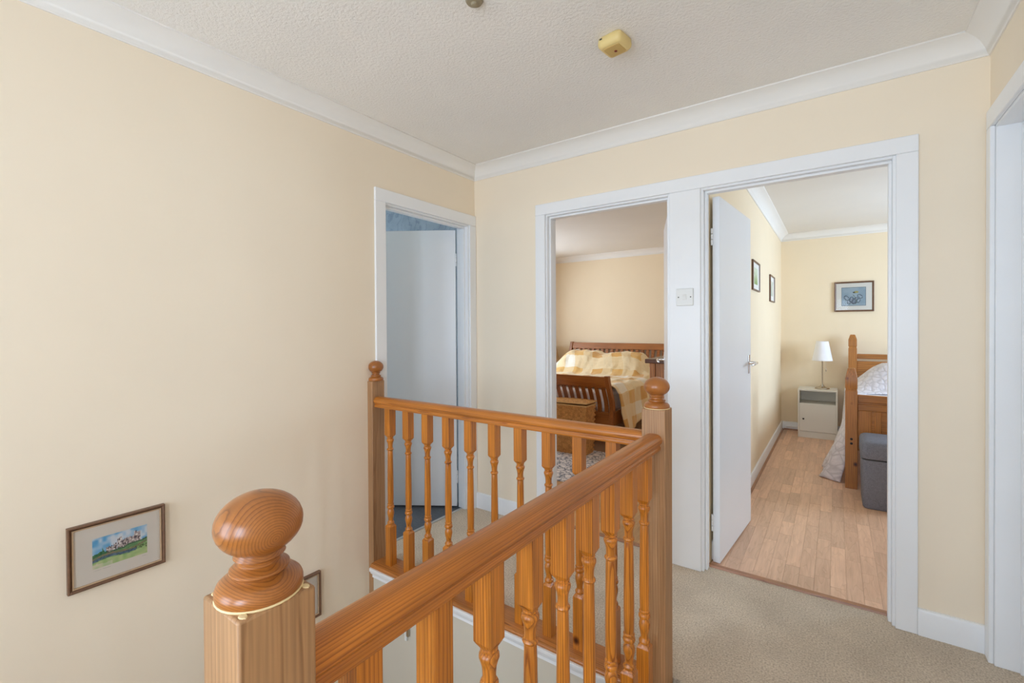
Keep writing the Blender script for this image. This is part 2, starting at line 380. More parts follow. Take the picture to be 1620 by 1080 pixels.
# landing floor: carpet in an L around the stairwell
mb = MB(); mb.box(-.06, 2.62, -.825, .075, -.05, 0); mb.box(1.643, 2.62, -4.2, -.825, -.05, 0); mb.box(2.62, 2.74, RY0-.03, RY1+.03, -.05, 0)
struct('floor_landing', mb, 'carpet', 'beige twist pile landing carpet', 'carpet')
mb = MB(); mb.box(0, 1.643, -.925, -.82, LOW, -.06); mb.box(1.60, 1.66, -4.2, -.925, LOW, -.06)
struct('wall_stairwell', mb, 'cream_shaded', 'cream wall below the landing edge inside the stairwell', 'wall')
struct('floor_stairwell', B(-.1, 1.66, -4.2, -.82, LOW-.05, LOW), 'carpet', 'carpeted floor at the foot of the stairwell', 'floor')
# bedrooms and bathroom
struct('wall_bedroom_left', (lambda m: m.box(-2.4, -2.3, .11, 1.55, -.1, CZ).box(-2.4, -2.3, 3.25, 4.2, -.1, CZ).box(-2.4, -2.3, 1.55, 3.25, -.1, .9).box(-2.4, -2.3, 1.55, 3.25, 2.1, CZ))(MB()), 'cream2', 'cream bedroom wall with the window, out of sight', 'wall')
struct('wall_bedroom_far', B(-2.4, 1.49, 4.06, 4.16, -.1, CZ), 'cream2', 'cream wall behind the sleigh bed', 'wall')
struct('wall_bedroom_near', B(-2.4, 0, 0.005, .11, -.1, CZ), 'cream2', 'wall between bedroom and bathroom', 'wall')
struct('wall_partition', B(1.44, 1.545, .11, 4.06, -.1, CZ), 'cream2', 'cream partition wall with two small pictures', 'wall')
struct('wall_guest_far', B(1.49, 4.5, 4.06, 4.16, -.1, CZ), 'cream2', 'cream wall behind the bedside cabinet', 'wall')
struct('wall_guest_right', (lambda m: m.box(4.4, 4.5, .11, 1.65, -.1, CZ).box(4.4, 4.5, 3.35, 4.06, -.1, CZ).box(4.4, 4.5, 1.65, 3.35, -.1, .9).box(4.4, 4.5, 1.65, 3.35, 2.1, CZ))(MB()), 'cream2', 'cream guest bedroom wall with the window, out of sight', 'wall')
struct('wall_guest_near', B(2.70, 4.5, 0, .11, -.1, CZ), 'cream2', 'cream guest bedroom wall beside its doorway', 'wall')
struct('ceiling_bedroom', B(-2.4, 1.49, .0, 4.16, CZ, CZ+.1), 'ceil2', 'smooth off-white bedroom ceiling', 'ceiling')
struct('ceiling_guest_bedroom', B(1.49, 4.5, .0, 4.16, CZ, CZ+.1), 'ceil2', 'smooth white guest bedroom ceiling', 'ceiling')
struct('wall_bathroom_back', B(-2.1, -.1, -.012, .005, -.1, CZ), 'marble', 'blue grey marbled bathroom wall panel', 'wall')
struct('wall_bathroom_far', (lambda m: m.box(-2.1, -2.0, -1.9, -1.3, -.1, CZ).box(-2.1, -2.0, -.5, -.012, -.1, CZ).box(-2.1, -2.0, -1.3, -.5, -.1, 1.05).box(-2.1, -2.0, -1.3, -.5, 1.95, CZ))(MB()), 'bathpaint', 'pale blue bathroom wall with the window, out of sight', 'wall')
struct('wall_bathroom_near', B(-2.1, -.1, -1.9, -1.8, -.1, CZ), 'bathpaint', 'pale blue bathroom wall, out of sight', 'wall')
struct('ceiling_bathroom', B(-2.1, -.1, -1.9, 0, CZ, CZ+.1), 'ceil2', 'white bathroom ceiling', 'ceiling')
struct('floor_bathroom', B(-2.1, -.06, -1.9, 0, -.06, -.004), 'vinyl', 'dark grey vinyl bathroom floor', 'floor')

# windows (out of frame, where the daylight comes in)
def window(n, cx, cy, cz, wd, ht, axis, label):
    o = struct_empty('window_%d' % n, label, 'window', (cx, cy, cz))
    d = .06; t = .05
    def bx(u0, u1, z0, z1, dd=d):
        return B(u0, u1, -dd/2, dd/2, z0, z1) if axis == 'x' else B(-dd/2, dd/2, u0, u1, z0, z1)
    for a in ((-wd/2, -wd/2+t, -ht/2, ht/2), (wd/2-t, wd/2, -ht/2, ht/2), (-wd/2+t, wd/2-t, ht/2-t, ht/2), (-wd/2+t, wd/2-t, -ht/2, -ht/2+t), (-t/2, t/2, -ht/2+t, ht/2-t)):
        obj('window_frame', bx(*a), 'white', o)
    for u in (-wd/4, wd/4): obj('window_pane', bx(u-wd/4+t*.75, u+wd/4-t*.75, -ht/2+t, ht/2-t, .006), 'glass', o)
window(1, .62, -4.20, 1.25, 1.1, 1.7, 'x', 'white framed stair window behind the viewer')
window(2, 2.1, -4.20, 1.35, .76, 1.3, 'x', 'white framed landing window behind the viewer')
window(3, -2.32, 2.4, 1.5, 1.7, 1.2, 'y', 'white framed bedroom window, out of sight')
window(4, 4.42, 2.5, 1.5, 1.7, 1.2, 'y', 'white framed guest bedroom window, out of sight')
window(5, -2.02, -.9, 1.5, .8, .9, 'y', 'white framed bathroom window, out of sight')

# coving
def cove_prof(d=.085, h=.082, n=8):
    """(offset from wall, z) section; a small lip at both ends and a hollow between"""
    p = [(0, CZ), (0, CZ-h), (.006, CZ-h), (.008, CZ-h+.004)]
    for i in range(n+1):
        a = PI/2*i/n
        t = i/n; k = .62
        p.append((.010+(d-.024)*(k*(1-math.cos(a))+(1-k)*t), CZ-h+.006+(h-.016)*(k*math.sin(a)+(1-k)*t)))
    return p+[(d-.010, CZ-.008), (d-.002, CZ-.006), (d, CZ)]
def coving(n, label, runs):
    o = struct_empty('trim_%d' % n, label, 'coving')
    for wall, a0, a1, pos, s in runs:
        pr = [(pos+s*p[0], p[1]) for p in cove_prof()]
        m = (lambda p: abs(p[0]-pos)); k = (lambda p: -abs(p[0]-pos))
        obj('coving_length', MB().prism(pr, wall, a0, a1, m, k), 'cove', o, sharp=50)
coving(1, 'white hollow coving around the landing ceiling', [('y', -4.2, 0, 0, 1), ('x', 0, 2.588, 0, -1), ('y', -4.2, 0, 2.588, -1), ('x', 0, 2.588, -4.2, 1)])
coving(2, 'white coving around the sleigh bed room ceiling', [('x', -2.3, 1.44, 4.06, -1), ('y', .11, 4.06, 1.44, -1), ('y', .11, 4.06, -2.3, 1)])
coving(3, 'white coving around the guest bedroom ceiling', [('y', .11, 4.06, 1.545, 1), ('x', 1.545, 4.4, 4.06, -1), ('y', .11, 4.06, 4.4, -1)])

# skirting boards
def skirt(side, label, runs, mat='white', h=.108):
    o = struct_empty('baseboard_'+side, label, 'skirting')
    for wall, a0, a1, pos, s in runs:
        pr = [(pos+s*p[0], p[1]) for p in ((0, 0), (.016, 0), (.016, h-.012), (.012, h-.003), (.006, h), (0, h))]
        obj('skirting_board', MB().prism(pr, wall, a0, a1), mat, o, sharp=25)
skirt('back', 'white skirting board on the back wall of the landing', [('x', .0, .517, 0, -1), ('x', 2.379, 2.588, 0, -1)])
skirt('partition', 'white skirting board along the partition in the guest bedroom', [('y', .16, 4.06, 1.545, 1)], h=.10)
skirt('guest_far', 'white skirting board under the far guest bedroom wall', [('x', 1.56, 4.4, 4.06, -1)], h=.10)
skirt('bedroom_far', 'white skirting board under the far sleigh bed room wall', [('x', -2.3, 1.44, 4.06, -1)], h=.10)
q = struct_empty('trim_4', 'brown scotia beading at the foot of the guest bedroom skirting', 'beading')
obj('beading', MB().prism([(1.561, 0), (1.576, 0), (1.574, .008), (1.561, .016)], 'y', .16, 4.044), 'threshold', q)
obj('beading', MB().prism([(4.044, 0), (4.029, 0), (4.031, .008), (4.044, .016)], 'x', 1.576, 4.4), 'threshold', q)
q = struct_empty('trim_5', 'white pipe run along the far guest bedroom skirting', 'pipe')
obj('pipe', MB().tube([(1.60, 4.03, .045), (4.3, 4.03, .045)], .008), 'white', q)

# ------------------------------------------------------------------ door frames and doors
def door_frame(n, label, axis, c0, c1, wall0, wall1, front, head=T_C, cw=.07, sides=(1, 1), stop=.06, outer=None, cw1=None):
    """axis: the wall's run; c0..c1 clear opening; wall0..wall1 wall thickness; front = sign toward the landing"""
    o = struct_empty('trim_%d' % n, label, 'door frame')
    def bx(u0, u1, d0, d1, z0, z1):
        d0, d1 = sorted((d0, d1))
        return B(u0, u1, d0, d1, z0, z1) if axis == 'x' else B(d0, d1, u0, u1, z0, z1)
    for u0, u1 in ((c0-L, c0), (c1, c1+L)): obj('lining', bx(u0, u1, wall0, wall1, 0, head+L), 'white', o, bevel=.002)
    obj('lining', bx(c0, c1, wall0, wall1, head, head+L), 'white', o, bevel=.002)
    f0 = wall0 if front < 0 else wall1; b0 = wall1 if front < 0 else wall0
    s0, s1 = f0-front*stop, f0-front*(stop-.0-.035)
    s0, s1 = sorted((s0, s1))
    for u0, u1 in ((c0, c0+.012), (c1-.012, c1)): obj('door_stop', bx(u0, u1, s0, s1, 0, head-.012), 'white', o, bevel=.002)
    obj('door_stop', bx(c0, c1, s0, s1, head-.012, head), 'white', o, bevel=.002)
    r = .010; cw1 = cw1 or cw
    a, b = c0-r-cw, c1+r+cw1
    d0, d1 = f0, f0+front*.015
    if sides[0]: obj('architrave', bx(a, c0-r, d0, d1, 0, head+r), 'white', o, bevel=.003)
    if sides[1]: obj('architrave', bx(c1+r, b, d0, d1, 0, head+r), 'white', o, bevel=.003)
    obj('architrave', bx(a, b, d0, d1, head+r, head+r+cw), 'white', o, bevel=.003)
    return o
door_frame(6, 'white door frame of the bathroom in the left wall', 'y', BY0, BY1, -.1, 0, 1, cw=.072, cw1=.066, stop=.06)
# twin frame on the back wall
q = struct_empty('trim_7', 'white twin door frame around both bedroom doorways', 'door frame')
for c0, c1 in ((A0, A1), (G0, G1)):
    obj('lining', B(c0-L, c0, 0, .11, 0, T_C+L), 'white', q, bevel=.002)
    obj('lining', B(c1, c1+L, 0, .11, 0, T_C+L), 'white', q, bevel=.002)
    obj('lining', B(c0, c1, 0, .11, T_C, T_C+L), 'white', q, bevel=.002)
    for u0, u1 in ((c0, c0+.012), (c1-.012, c1)): obj('door_stop', B(u0, u1, .025, .065, 0, T_C-.012), 'white', q, bevel=.002)
    obj('door_stop', B(c0, c1, .025, .065, T_C-.012, T_C), 'white', q, bevel=.002)
obj('architrave', B(.519, A0-.01, -.015, 0, 0, T_C+.01), 'white', q, bevel=.003)
obj('architrave', B(G1+.01, 2.379, -.015, 0, 0, T_C+.01), 'white', q, bevel=.003)
obj('architrave', B(.519, 2.379, -.015, 0, T_C+.01, 2.065), 'white', q, bevel=.003)
obj('cover_board', B(A1+.012, G0-.012, -.013, 0, 0, T_C+.01), 'white', q, bevel=.003)
door_frame(8, 'white door frame in the right hand wall', 'y', RY0, RY1, 2.588, 2.70, -1, head=T_C+.03, cw=.07, stop=.10, cw1=.055)
# thresholds
struct('trim_9', MB().prism([(.068, -.002), (.105, -.002), (.10, .008), (.073, .008)], 'x', G0, G1), 'threshold', 'brown wooden threshold strip at the guest bedroom doorway', 'threshold')
struct('trim_10', MB().prism([(.068, -.002), (.105, -.002), (.10, .008), (.073, .008)], 'x', A0, A1), 'threshold', 'brown wooden threshold strip at the sleigh bed room doorway', 'threshold')
struct('trim_11', B(-.072, -.052, BY0, BY1, -.004, .004), 'silver', 'thin pale metal threshold strip at the bathroom doorway', 'threshold')

def lever(parent, x, z, side, d, mat='chrome'):
    """lever handle on a door face: side = +1/-1 face normal along local y, lever points along d (local x)"""
    h = obj('lever_handle', MB().box(x-.02, x+.02, 0, .004*side, z-.06, z+.06) if side > 0 else MB().box(x-.02, x+.02, .004*side, 0, z-.06, z+.06), mat, parent, bevel=.0015)
    mb = MB()
    mb.tube([(x, .003*side, z+.01), (x, .012*side, z+.01), (x, .045*side, z+.01)], [.013, .010, .008], 14)
    pts = [(x-d*.004, .045*side, z+.01), (x+d*.02, .049*side, z+.011), (x+d*.06, .05*side, z+.008), (x+d*.095, .047*side, z+.004), (x+d*.112, .042*side, z+.002)]
    mb.tube(pts, [.009, .0085, .0075, .007, .006], 12)
    obj('lever', mb, mat, h)
    return h
def door(n, label, hinge, ang, width, hand, sides, height=1.965, z0=.008, lev=True):
    """leaf runs along local +x from the hinge; thickness along local y from 0 to hand*.036"""
    o = struct_empty('door_%d' % n, label, 'door', (hinge[0], hinge[1], 0), ang)
    y0, y1 = sorted((0, hand*.036))
    obj('door_leaf', B(.003, width, y0, y1, z0, z0+height), 'door', o, bevel=.002)
    for z in (.22, 1.76):
        yk = y0-.002 if hand > 0 else y1+.002
        hg = MB()
        for q_ in range(3): hg.tube([(.0, yk, z-.045+q_*.031), (.0, yk, z-.017+q_*.031)], .0055, 10)
        obj('hinge', hg, 'white', o)
    for s, face in sides:
        hh = lever(o, width-.055, 1.035, s, -1)
        hh.location.y = face
    return o
# guest bedroom door: opens inward against the partition
door(1, 'white flush door of the guest bedroom standing open against the partition', (1.559, .118), math.radians(85.8), .712, -1, [(-1, -.036)])
# sleigh bedroom door: open, hidden behind the right jamb save for its lever
door(2, 'white flush door of the sleigh bed room, only its chrome lever showing', (1.335, .118), math.radians(109.5), .735, -1, [(1, 0)])
# bathroom door, ajar into the bathroom
door(3, 'white flush bathroom door standing ajar in the left wall', (-.103, -.086), math.radians(270-57.5), .70, -1, [])
# door in the right hand wall, closed
o = struct_empty('door_4', 'white closed door in the right hand wall, hidden behind its jamb', 'door', (2.69, RY1, 0), 0)
obj('door_leaf', B(0, .036, RY0-RY1+.003, -.003, .008, T_C+.025), 'door', o, bevel=.002)

# ------------------------------------------------------------------ laminate floors, strip by strip
def laminate(name, x0, x1, y0, y1, px1, py1, mat, label, seed):
    rnd = random.Random(seed)
    o = struct(name, B(x0, x1, y0, y1, -.06, -.004), 'subfloor', label, 'floor')
    wdt = .066; meshes = {}
    x = x0+.006; c = 0; cnt = 0
    while x < px1:
        y = y0-.0; first = True
        while y < py1:
            ln = rnd.choice((.22, .28, .36, .44, .5)); 
            if first: ln *= rnd.uniform(.3, 1); ln = round(ln/.04)*.04; first = False
            ln = max(.08, min(ln, y1-y))
            k = round(ln, 3)
            if k not in meshes: meshes[k] = B(.0004, wdt-.0004, .0004, k-.0004, -.006, 0).mesh('plank', mat, 0)
            obj('plank', meshes[k], mat, o, (x, y, rnd.uniform(-.0004, .0)))
            y += ln; cnt += 1
        x += wdt; c += 1
    return cnt
n1 = laminate('floor_guest_bedroom', 1.545, 4.4, .09, 4.06, 2.75, 4.05, 'plank', 'beech laminate floor of the guest bedroom', 3)
n2 = laminate('floor_bedroom', -2.3, 1.44, .09, 4.06, 1.43, .75, 'plank1', 'laminate floor of the sleigh bed room', 5)

# ------------------------------------------------------------------ balustrade
XC, YC, NY = 1.579, -.884, -2.266
bal = thing('balustrade', 'varnished pine balustrade with turned spindles around the stairwell', 'balustrade', (XC, YC, 0))
def loc(x, y, z=0): return (x-XC, y-YC, z)
h = .0415; NT = .990
def newel(x, y, half=False, zb=-.45, seed=0):
    x0 = -h if not half else 0
    mb = MB(); mb.box(x0, h, -h, h, zb, NT)
    n = obj('newel_post', mb, 'newel', bal, loc(x, y), bevel=.003)
    cx = 0 if not half else .018
    prof = [(.037, .0), (.0425, .001), (.0440, .005), (.0440, .010), (.0420, .0148), (.0375, .0188), (.0315, .0212), (.0285, .0220), (.0272, .0232), (.0285, .0245), (.0302, .0268), (.0300, .0292), (.0275, .0312), (.0235, .0325), (.0212, .0345), (.0208, .0372), (.0220, .0402), (.0262, .0425)]
    rb, hb, zc = .0445, .034, .0765
    for i in range(1, 16):
        a = -PI/2+PI*(i+2.2)/18.2
        prof.append((rb*math.cos(a), zc+hb*math.sin(a)))
    prof.append((.004, zc+hb))
    if half:
        # half turned finial against the wall
        mb = MB().lathe(prof, 32)
        mb.v = [(max(.001, p[0]*.92+.022), p[1]*.92, p[2]) for p in mb.v]
        obj('finial', mb, 'finial', n, (0, 0, NT))
    else:
        obj('finial', MB().lathe(prof, 40), 'finial', n, (0, 0, NT), (0, 0, seed))
    if not half:
        ring = [(.041, 0), (.0438, .0), (.0443, .001), (.0436, .0022), (.041, .0025)]
        obj('filler_ring', MB().lathe(ring, 32, cap=False), 'glue', n, (0, 0, NT))
    return n
nl = newel(0.0, YC, True)
nc = newel(XC, YC, zb=-.45, seed=-PI/2)
nn = newel(XC, NY, zb=-.45, seed=0)
# dabs of filler left on the near newel's top corners
for (u, v) in ((h-.008, -h+.008), (-h+.008, -h+.01), (h-.008, h-.008)):
    mb = MB().lathe([(.0055, -.0005), (.0045, .0009), (.002, .0013)], 10); mb.v = [(p[0]*1.1, p[1]*.8, p[2]) for p in mb.v]
    obj('filler_dab', mb, 'glue', nn, (u, v, NT))
# handrails: mushroom section
def rail_prof():
    half = [(.0, .056), (.012, .0555), (.021, .0525), (.0275, .047), (.0310, .039), (.0315, .032), (.0295, .025), (.0255, .0205), (.0225, .0185), (.0228, .0155), (.0255, .0125), (.0268, .009), (.0262, .003), (.0245, .0)]
    return [(-a, b) for a, b in half[:0:-1]]+half
RZ = .848
pr = [(p[0], p[1]) for p in rail_prof()]
obj('handrail', MB().prism(pr, 'x', 0, XC-2*h), 'pine_x', bal, loc(h, YC, RZ), sharp=40)
obj('handrail', MB().prism(pr, 'y', 0, YC-NY-2*h), 'pine_y', bal, loc(XC, NY+h, RZ+.002), sharp=40)
# base rails on the landing edge
def base_prof():
    return [(-.062, -.016), (.060, -.016), (.060, .004), (-.054, .004), (-.058, .0025), (-.058, -.001), (-.061, -.003), (-.064, -.007), (-.064, -.013)]
obj('base_rail', MB().prism(base_prof(), 'x', 0, XC-2*h), 'baserail', bal, loc(h, YC), sharp=40)
obj('base_rail', MB().prism(base_prof(), 'y', 0, YC-NY-2*h), 'baserail', bal, loc(XC, NY+h), sharp=40)
# white nosing under the base rail
nose = [(-.070, -.016), (-.070, -.034), (-.067, -.038), (-.063, -.040), (-.062, -.048), (-.056, -.054), (-.050, -.056), (-.050, -.074), (-.041, -.074), (-.041, -.016)]
obj('nosing', MB().prism(nose, 'x', 0, XC-2*h), 'white', bal, loc(h, YC), sharp=40)
obj('nosing', MB().prism([(p[0]+.062, p[1]) for p in nose], 'y', 0, YC-NY-2*h), 'white', bal, loc(XC-.04, NY+h), sharp=40)
# spindles
def spindle_mesh():
    mb = MB(); s = .0205; z0, z1, z2, z3 = .004, .212, .706, .850
    mb.box(-s, s, -s, s, z0, z1); mb.box(-s, s, -s, s, z2, z3)
    def taper(za, zb, r):
        k = []
        for (q, z) in ((s, za), (s*.93, za+(zb-za)*.45), (r, zb)):
            k.append((q, z))
        vs = []
        for i, (q, z) in enumerate(k):
            rr = .0+(i/2)**1.5
            for j in range(16):
                a = 2*PI*j/16+PI/4
                c, d = math.cos(a), math.sin(a); mx = max(abs(c), abs(d))
                px, py = (c/mx*q, d/mx*q)
                vs.append((px*(1-rr)+c*q*rr, py*(1-rr)+d*q*rr, z))
        fs = [(i*16+j, i*16+(j+1) % 16, (i+1)*16+(j+1) % 16, (i+1)*16+j) for i in range(2) for j in range(16)]
        mb.add(vs, fs)
    taper(z1, z1+.013, .0150); taper(z2, z2-.014, .0150)
    prof = [(.0150, .223), (.0178, .226), (.0188, .2305), (.0178, .235), (.0142, .2385), (.0124, .245), (.0134, .256), (.0160, .268), (.0184, .281), (.0180, .291), (.0148, .301), (.0130, .3055),
            (.0178, .309), (.0196, .3155), (.0182, .322), (.0142, .3255), (.0142, .327), (.0174, .3295), (.0176, .333), (.0150, .3365), (.0158, .36), (.0164, .41), (.0158, .47), (.0150, .53), (.0143, .59), (.0136, .618), (.0132, .6195),
            (.0164, .6225), (.0178, .6265), (.0164, .6305), (.0130, .6335), (.0128, .645), (.0140, .657), (.0168, .667), (.0196, .6745), (.0190, .6805), (.0152, .6845), (.0142, .6855), (.0142, .6868), (.0168, .689), (.0168, .6912), (.0148, .6935)]
    mb.lathe(prof, 18)
    return mb.mesh('spindle', 'pine', 38)
sm = spindle_mesh()
for k in range(10): obj('spindle', sm, None, bal, loc(.137+k*.1416, YC), (0, 0, PI/2*(k % 4)))
for k in range(9): obj('spindle', sm, None, bal, loc(XC, -1.020-k*.1395, .0), (0, 0, PI/2*((k+1) % 4)))

# stairs down (mostly hidden behind the balustrade)
st = struct_empty('stair_flight', 'beige carpeted stairs descending along the left wall', 'stairs', (0, -2.35, 0))
obj('step', B(.9, 1.58, -1.80, .02, LOW, -.21), 'carpet', st); obj('step', B(0, .9, -1.80, .02, LOW, -.42), 'carpet', st)
for k in range(6): obj('step', B(0, .86, .02+k*.21, .23+k*.21, LOW, -.62-k*.2), 'carpet', st, bevel=.01)

# ------------------------------------------------------------------ pictures
def painting(name, w_, h_, nx, nz, fn, parent, off):
    """flat print in the local xz plane facing -y, colours per face from fn(u, v)"""
    vs = [(w_*i/nx-w_/2, 0, h_*j/nz-h_/2) for j in range(nz+1) for i in range(nx+1)]
    fs = [(j*(nx+1)+i, j*(nx+1)+i+1, (j+1)*(nx+1)+i+1, (j+1)*(nx+1)+i) for j in range(nz) for i in range(nx)]
    me = bpy.data.meshes.new(name); me.from_pydata(vs, [], fs); ca = me.color_attributes.new('Col', 'FLOAT_COLOR', 'CORNER')
    k = 0
    for j in range(nz):
        for i in range(nx):
            c = lin(*[max(0, min(255, q)) for q in fn((i+.5)/nx, (j+.5)/nz)])
            for _ in range(4): ca.data[k].color = c; k += 1
    me.materials.append(M['paint'])
    return obj(name, me, None, parent, off)
def framed(name, label, w_, h_, fw, loc_, rz, mount, img=None, imgname='print', slip=False, fmat='frame', group=None, dep=.018, glazed=True):
    """frame standing on local y=0 wall plane, facing -y"""
    t = thing(name, label, 'picture', loc_, rz, group)
    W, H = w_/2, h_/2
    sec = [(0, 0), (0, -dep), (fw*.35, -dep-.002), (fw, -dep+.006), (fw, 0)]
    for (a, c, horiz) in ((-1, 0, 0), (1, 0, 0), (0, -1, 1), (0, 1, 1)):
        vs = []; sgn = a or c; half = W if horiz else H; edge = H if horiz else W
        for e in (-1, 1):
            for (d, y) in sec:
                along = e*(half-d); across = sgn*(edge-d)
                vs.append((along, y, across) if horiz else (across, y, along))
        n = len(sec)
        obj('frame_rail', MB().add(vs, [tuple(range(n)), tuple(range(n, 2*n))]+[(i, (i+1) % n, n+(i+1) % n, n+i) for i in range(n)]), fmat, t, sharp=20)
    if slip:
        g = fw; e = .004
        for bb in (B(-W+g, -W+g+e, -dep+.002, -.004, -H+g, H-g), B(W-g-e, W-g, -dep+.002, -.004, -H+g, H-g), B(-W+g+e, W-g-e, -dep+.002, -.004, H-g-e, H-g), B(-W+g+e, W-g-e, -dep+.002, -.004, -H+g, -H+g+e)):
            obj('gilt_slip', bb, 'frame_gold', t)
    my = -(dep-.008)
    obj('mount', B(-W+fw*.8, W-fw*.8, my, my+.003, -H+fw*.8, H-fw*.8), mount, t)
    if img:
        u0, u1, v0, v1, nx, nz, fn = img
        painting(imgname, w_*(u1-u0), h_*(v1-v0), nx, nz, fn, t, (w_*((u0+u1)/2-.5), my-.0006, h_*((v0+v1)/2-.5)))
    if glazed: obj('glass', B(-W+fw*.7, W-fw*.7, my-.003, my-.002, -H+fw*.7, H-fw*.7), 'glass', t)
    return t
def hsh(a, b=0, s=1):
    x = math.sin(a*127.1+b*311.7+s*74.7)*43758.5453; return x-math.floor(x)
def vn(x, y, s=1):
    i, j = math.floor(x), math.floor(y); u, v = x-i, y-j; u, v = u*u*(3-2*u), v*v*(3-2*v)
    return (hsh(i, j, s)*(1-u)+hsh(i+1, j, s)*u)*(1-v)+(hsh(i, j+1, s)*(1-u)+hsh(i+1, j+1, s)*u)*v
def mixl(a, b, t): return tuple(p*(1-t)+q*t for p, q in zip(a, b))
def castle(u, v):
    n = vn(u*14, v*9, 2); n2 = vn(u*50, v*28, 3)
    sky = mixl((96, 168, 216), (214, 222, 232), min(1, max(0, n*1.3-.25+u*.35)))
    c = sky
    base = .44+.10*u
    # ruined walls on the rise
    prof = 0
    for a, b, hh in ((.24, .30, .62), (.30, .37, .60), (.37, .43, .66), (.44, .52, .80), (.52, .60, .72), (.60, .70, .74), (.70, .75, .72), (.75, .80, .86), (.80, .84, .82), (.84, .87, .84)):
        if a <= u < b: prof = hh+.03*(hsh(int(u*60), 1)-.5)*2
    if base-.12 < v < prof:
        c = mixl((206, 190, 186), (150, 132, 132), n2)
        if hsh(int(u*55), int(v*22), 5) > .72: c = (92, 80, 86)
        if hsh(int(u*55), int(v*22), 8) > .86: c = (232, 224, 220)
    tb = .42+.22*vn(u*16, 0, 6)-u*.55
    if u < .26 and v < .42+.16*vn(u*22, 1, 6) and v > .36: c = mixl((40, 92, 58), (86, 138, 86), n2)
    if .17 < u < .25 and .36 < v < .62*vn(u*30, 3, 6)+.2: c = mixl((40, 96, 64), (86, 130, 90), n2)
    hill = .36+.17*u+.05*vn(u*9, 2, 4)
    if v < hill: c = mixl((70, 120, 84), (128, 164, 104), min(1, n*.6+u*.5))
    if v < hill and v > hill-.05: c = mixl((56, 92, 74), (90, 116, 82), n2)
    if v < hill-.16: c = mixl((128, 170, 110), (160, 190, 120), n)
    riv = .18+.1*u+.05*math.sin(u*7)
    if abs(v-riv-.06) < .035+.02*n and u < .8: c = mixl((58, 86, 104), (110, 128, 150), n2)
    if abs(v-riv-.13) < .03: c = mixl((150, 120, 96), (110, 130, 92), n2)
    if v < riv-.02: c = mixl((150, 186, 116), (196, 206, 150), n)
    if u > .74 and .12 < v-.0 < .34 and hsh(int(u*70), int(v*40), 9) > .55 and v > .30-.3*(u-.7): c = (84, 96, 62)
    if v < .1+.05*n and u < .35: c = mixl((176, 200, 150), (226, 214, 190), n)
    return mixl(c, (255, 255, 255), .06)
t = framed('framed_picture', 'brown framed castle watercolour hanging on the tall left wall', .272, .222, .0115, (0, -2.0, .5054), PI/2, 'mount', (.235, .80, .262, .735, 100, 46, castle), 'castle_watercolour', slip=True)
# faint handwritten caption and signature on the mount
def scribble(x0, x1, z, seed, parent):
    rnd = random.Random(seed); pts = []
    x = x0
    while x < x1:
        pts.append((x, -.0105, z+rnd.uniform(-.0012, .0016))); x += .0016
    obj('pencil_caption', MB().tube(pts, .00022, 4), 'ink', parent)
scribble(-.067, -.048, -.060, 1, t); scribble(-.045, -.022, -.060, 2, t); scribble(.066, .078, -.0605, 3, t)
def plainwash(u, v):
    n = vn(u*5, v*5, 3); return mixl((176, 190, 176), (226, 220, 204), n)
framed('framed_picture', 'brown framed picture on the stairwell wall, mostly hidden behind the near newel', .27, .22, .0115, (0, -1.222-.135, -.03), PI/2, 'mount', (.24, .8, .26, .74, 20, 12, plainwash), 'watercolour_print', slip=True)
def birds(u, v):
    c = mixl((142, 164, 182), (170, 188, 200), vn(u*5, v*5, 4))
    # curling foliage round a flower stem with a small bird on top
    for (cx, cy, r, k) in ((.22, .42, .16, 3), (.42, .35, .13, 5), (.60, .36, .12, 7), (.76, .50, .14, 9), (.50, .25, .15, 11), (.30, .22, .12, 4), (.70, .28, .12, 6)):
        d = math.hypot((u-cx)*1.25, v-cy); a = math.atan2(v-cy, u-cx)
        if abs(d-r*(.75+.2*math.sin(a*2+k))) < .018: c = mixl((74, 88, 104), (112, 122, 130), hsh(int(a*9), k))
        if d < r*.42 and hsh(int(u*34), int(v*26), k) > .45: c = mixl((196, 206, 214), (146, 142, 168), hsh(int(u*30), k))
    if abs(u-.52-.1*math.sin(v*6)) < .012 and .1 < v < .62: c = (96, 108, 84)
    if math.hypot((u-.53)*1.0, (v-.72)*1.5) < .065: c = (70, 74, 60)
    if math.hypot((u-.62)*.9, (v-.74)*1.4) < .075: c = (176, 168, 110)
    if .1 < v < .3 and .35 < u < .62 and hsh(int(u*40), int(v*30), 2) > .6: c = (84, 90, 108)
    if min(u, 1-u) < .02 or min(v, 1-v) < .025: c = (104, 118, 128)
    return c
framed('framed_picture', 'brown framed blue bird and flower print above the white lamp', .367, .345, .0185, (2.269, 4.06, 1.611), 0, 'mount_w', (.185, .80, .19, .81, 60, 44, birds), 'bird_print', dep=.022)
def meadow(u, v):
    n = vn(u*6, v*6, 5)
    return mixl((206, 214, 190), (150, 170, 110), min(1, max(0, .9-v*1.5+n*.5)))
framed('framed_picture', 'small brown framed meadow print nearest the open guest bedroom door', .40, .245, .014, (1.545, 1.82, 1.697), PI/2, 'mount_w', (.25, .75, .22, .78, 16, 16, meadow), 'meadow_print', dep=.014, glazed=False)
framed('framed_picture', 'small brown framed picture on the partition, nearer the far corner', .40, .275, .014, (1.545, 3.01, 1.668), PI/2, 'mount_w', (.25, .75, .22, .78, 8, 8, plainwash), 'pale_print', dep=.014, glazed=False)

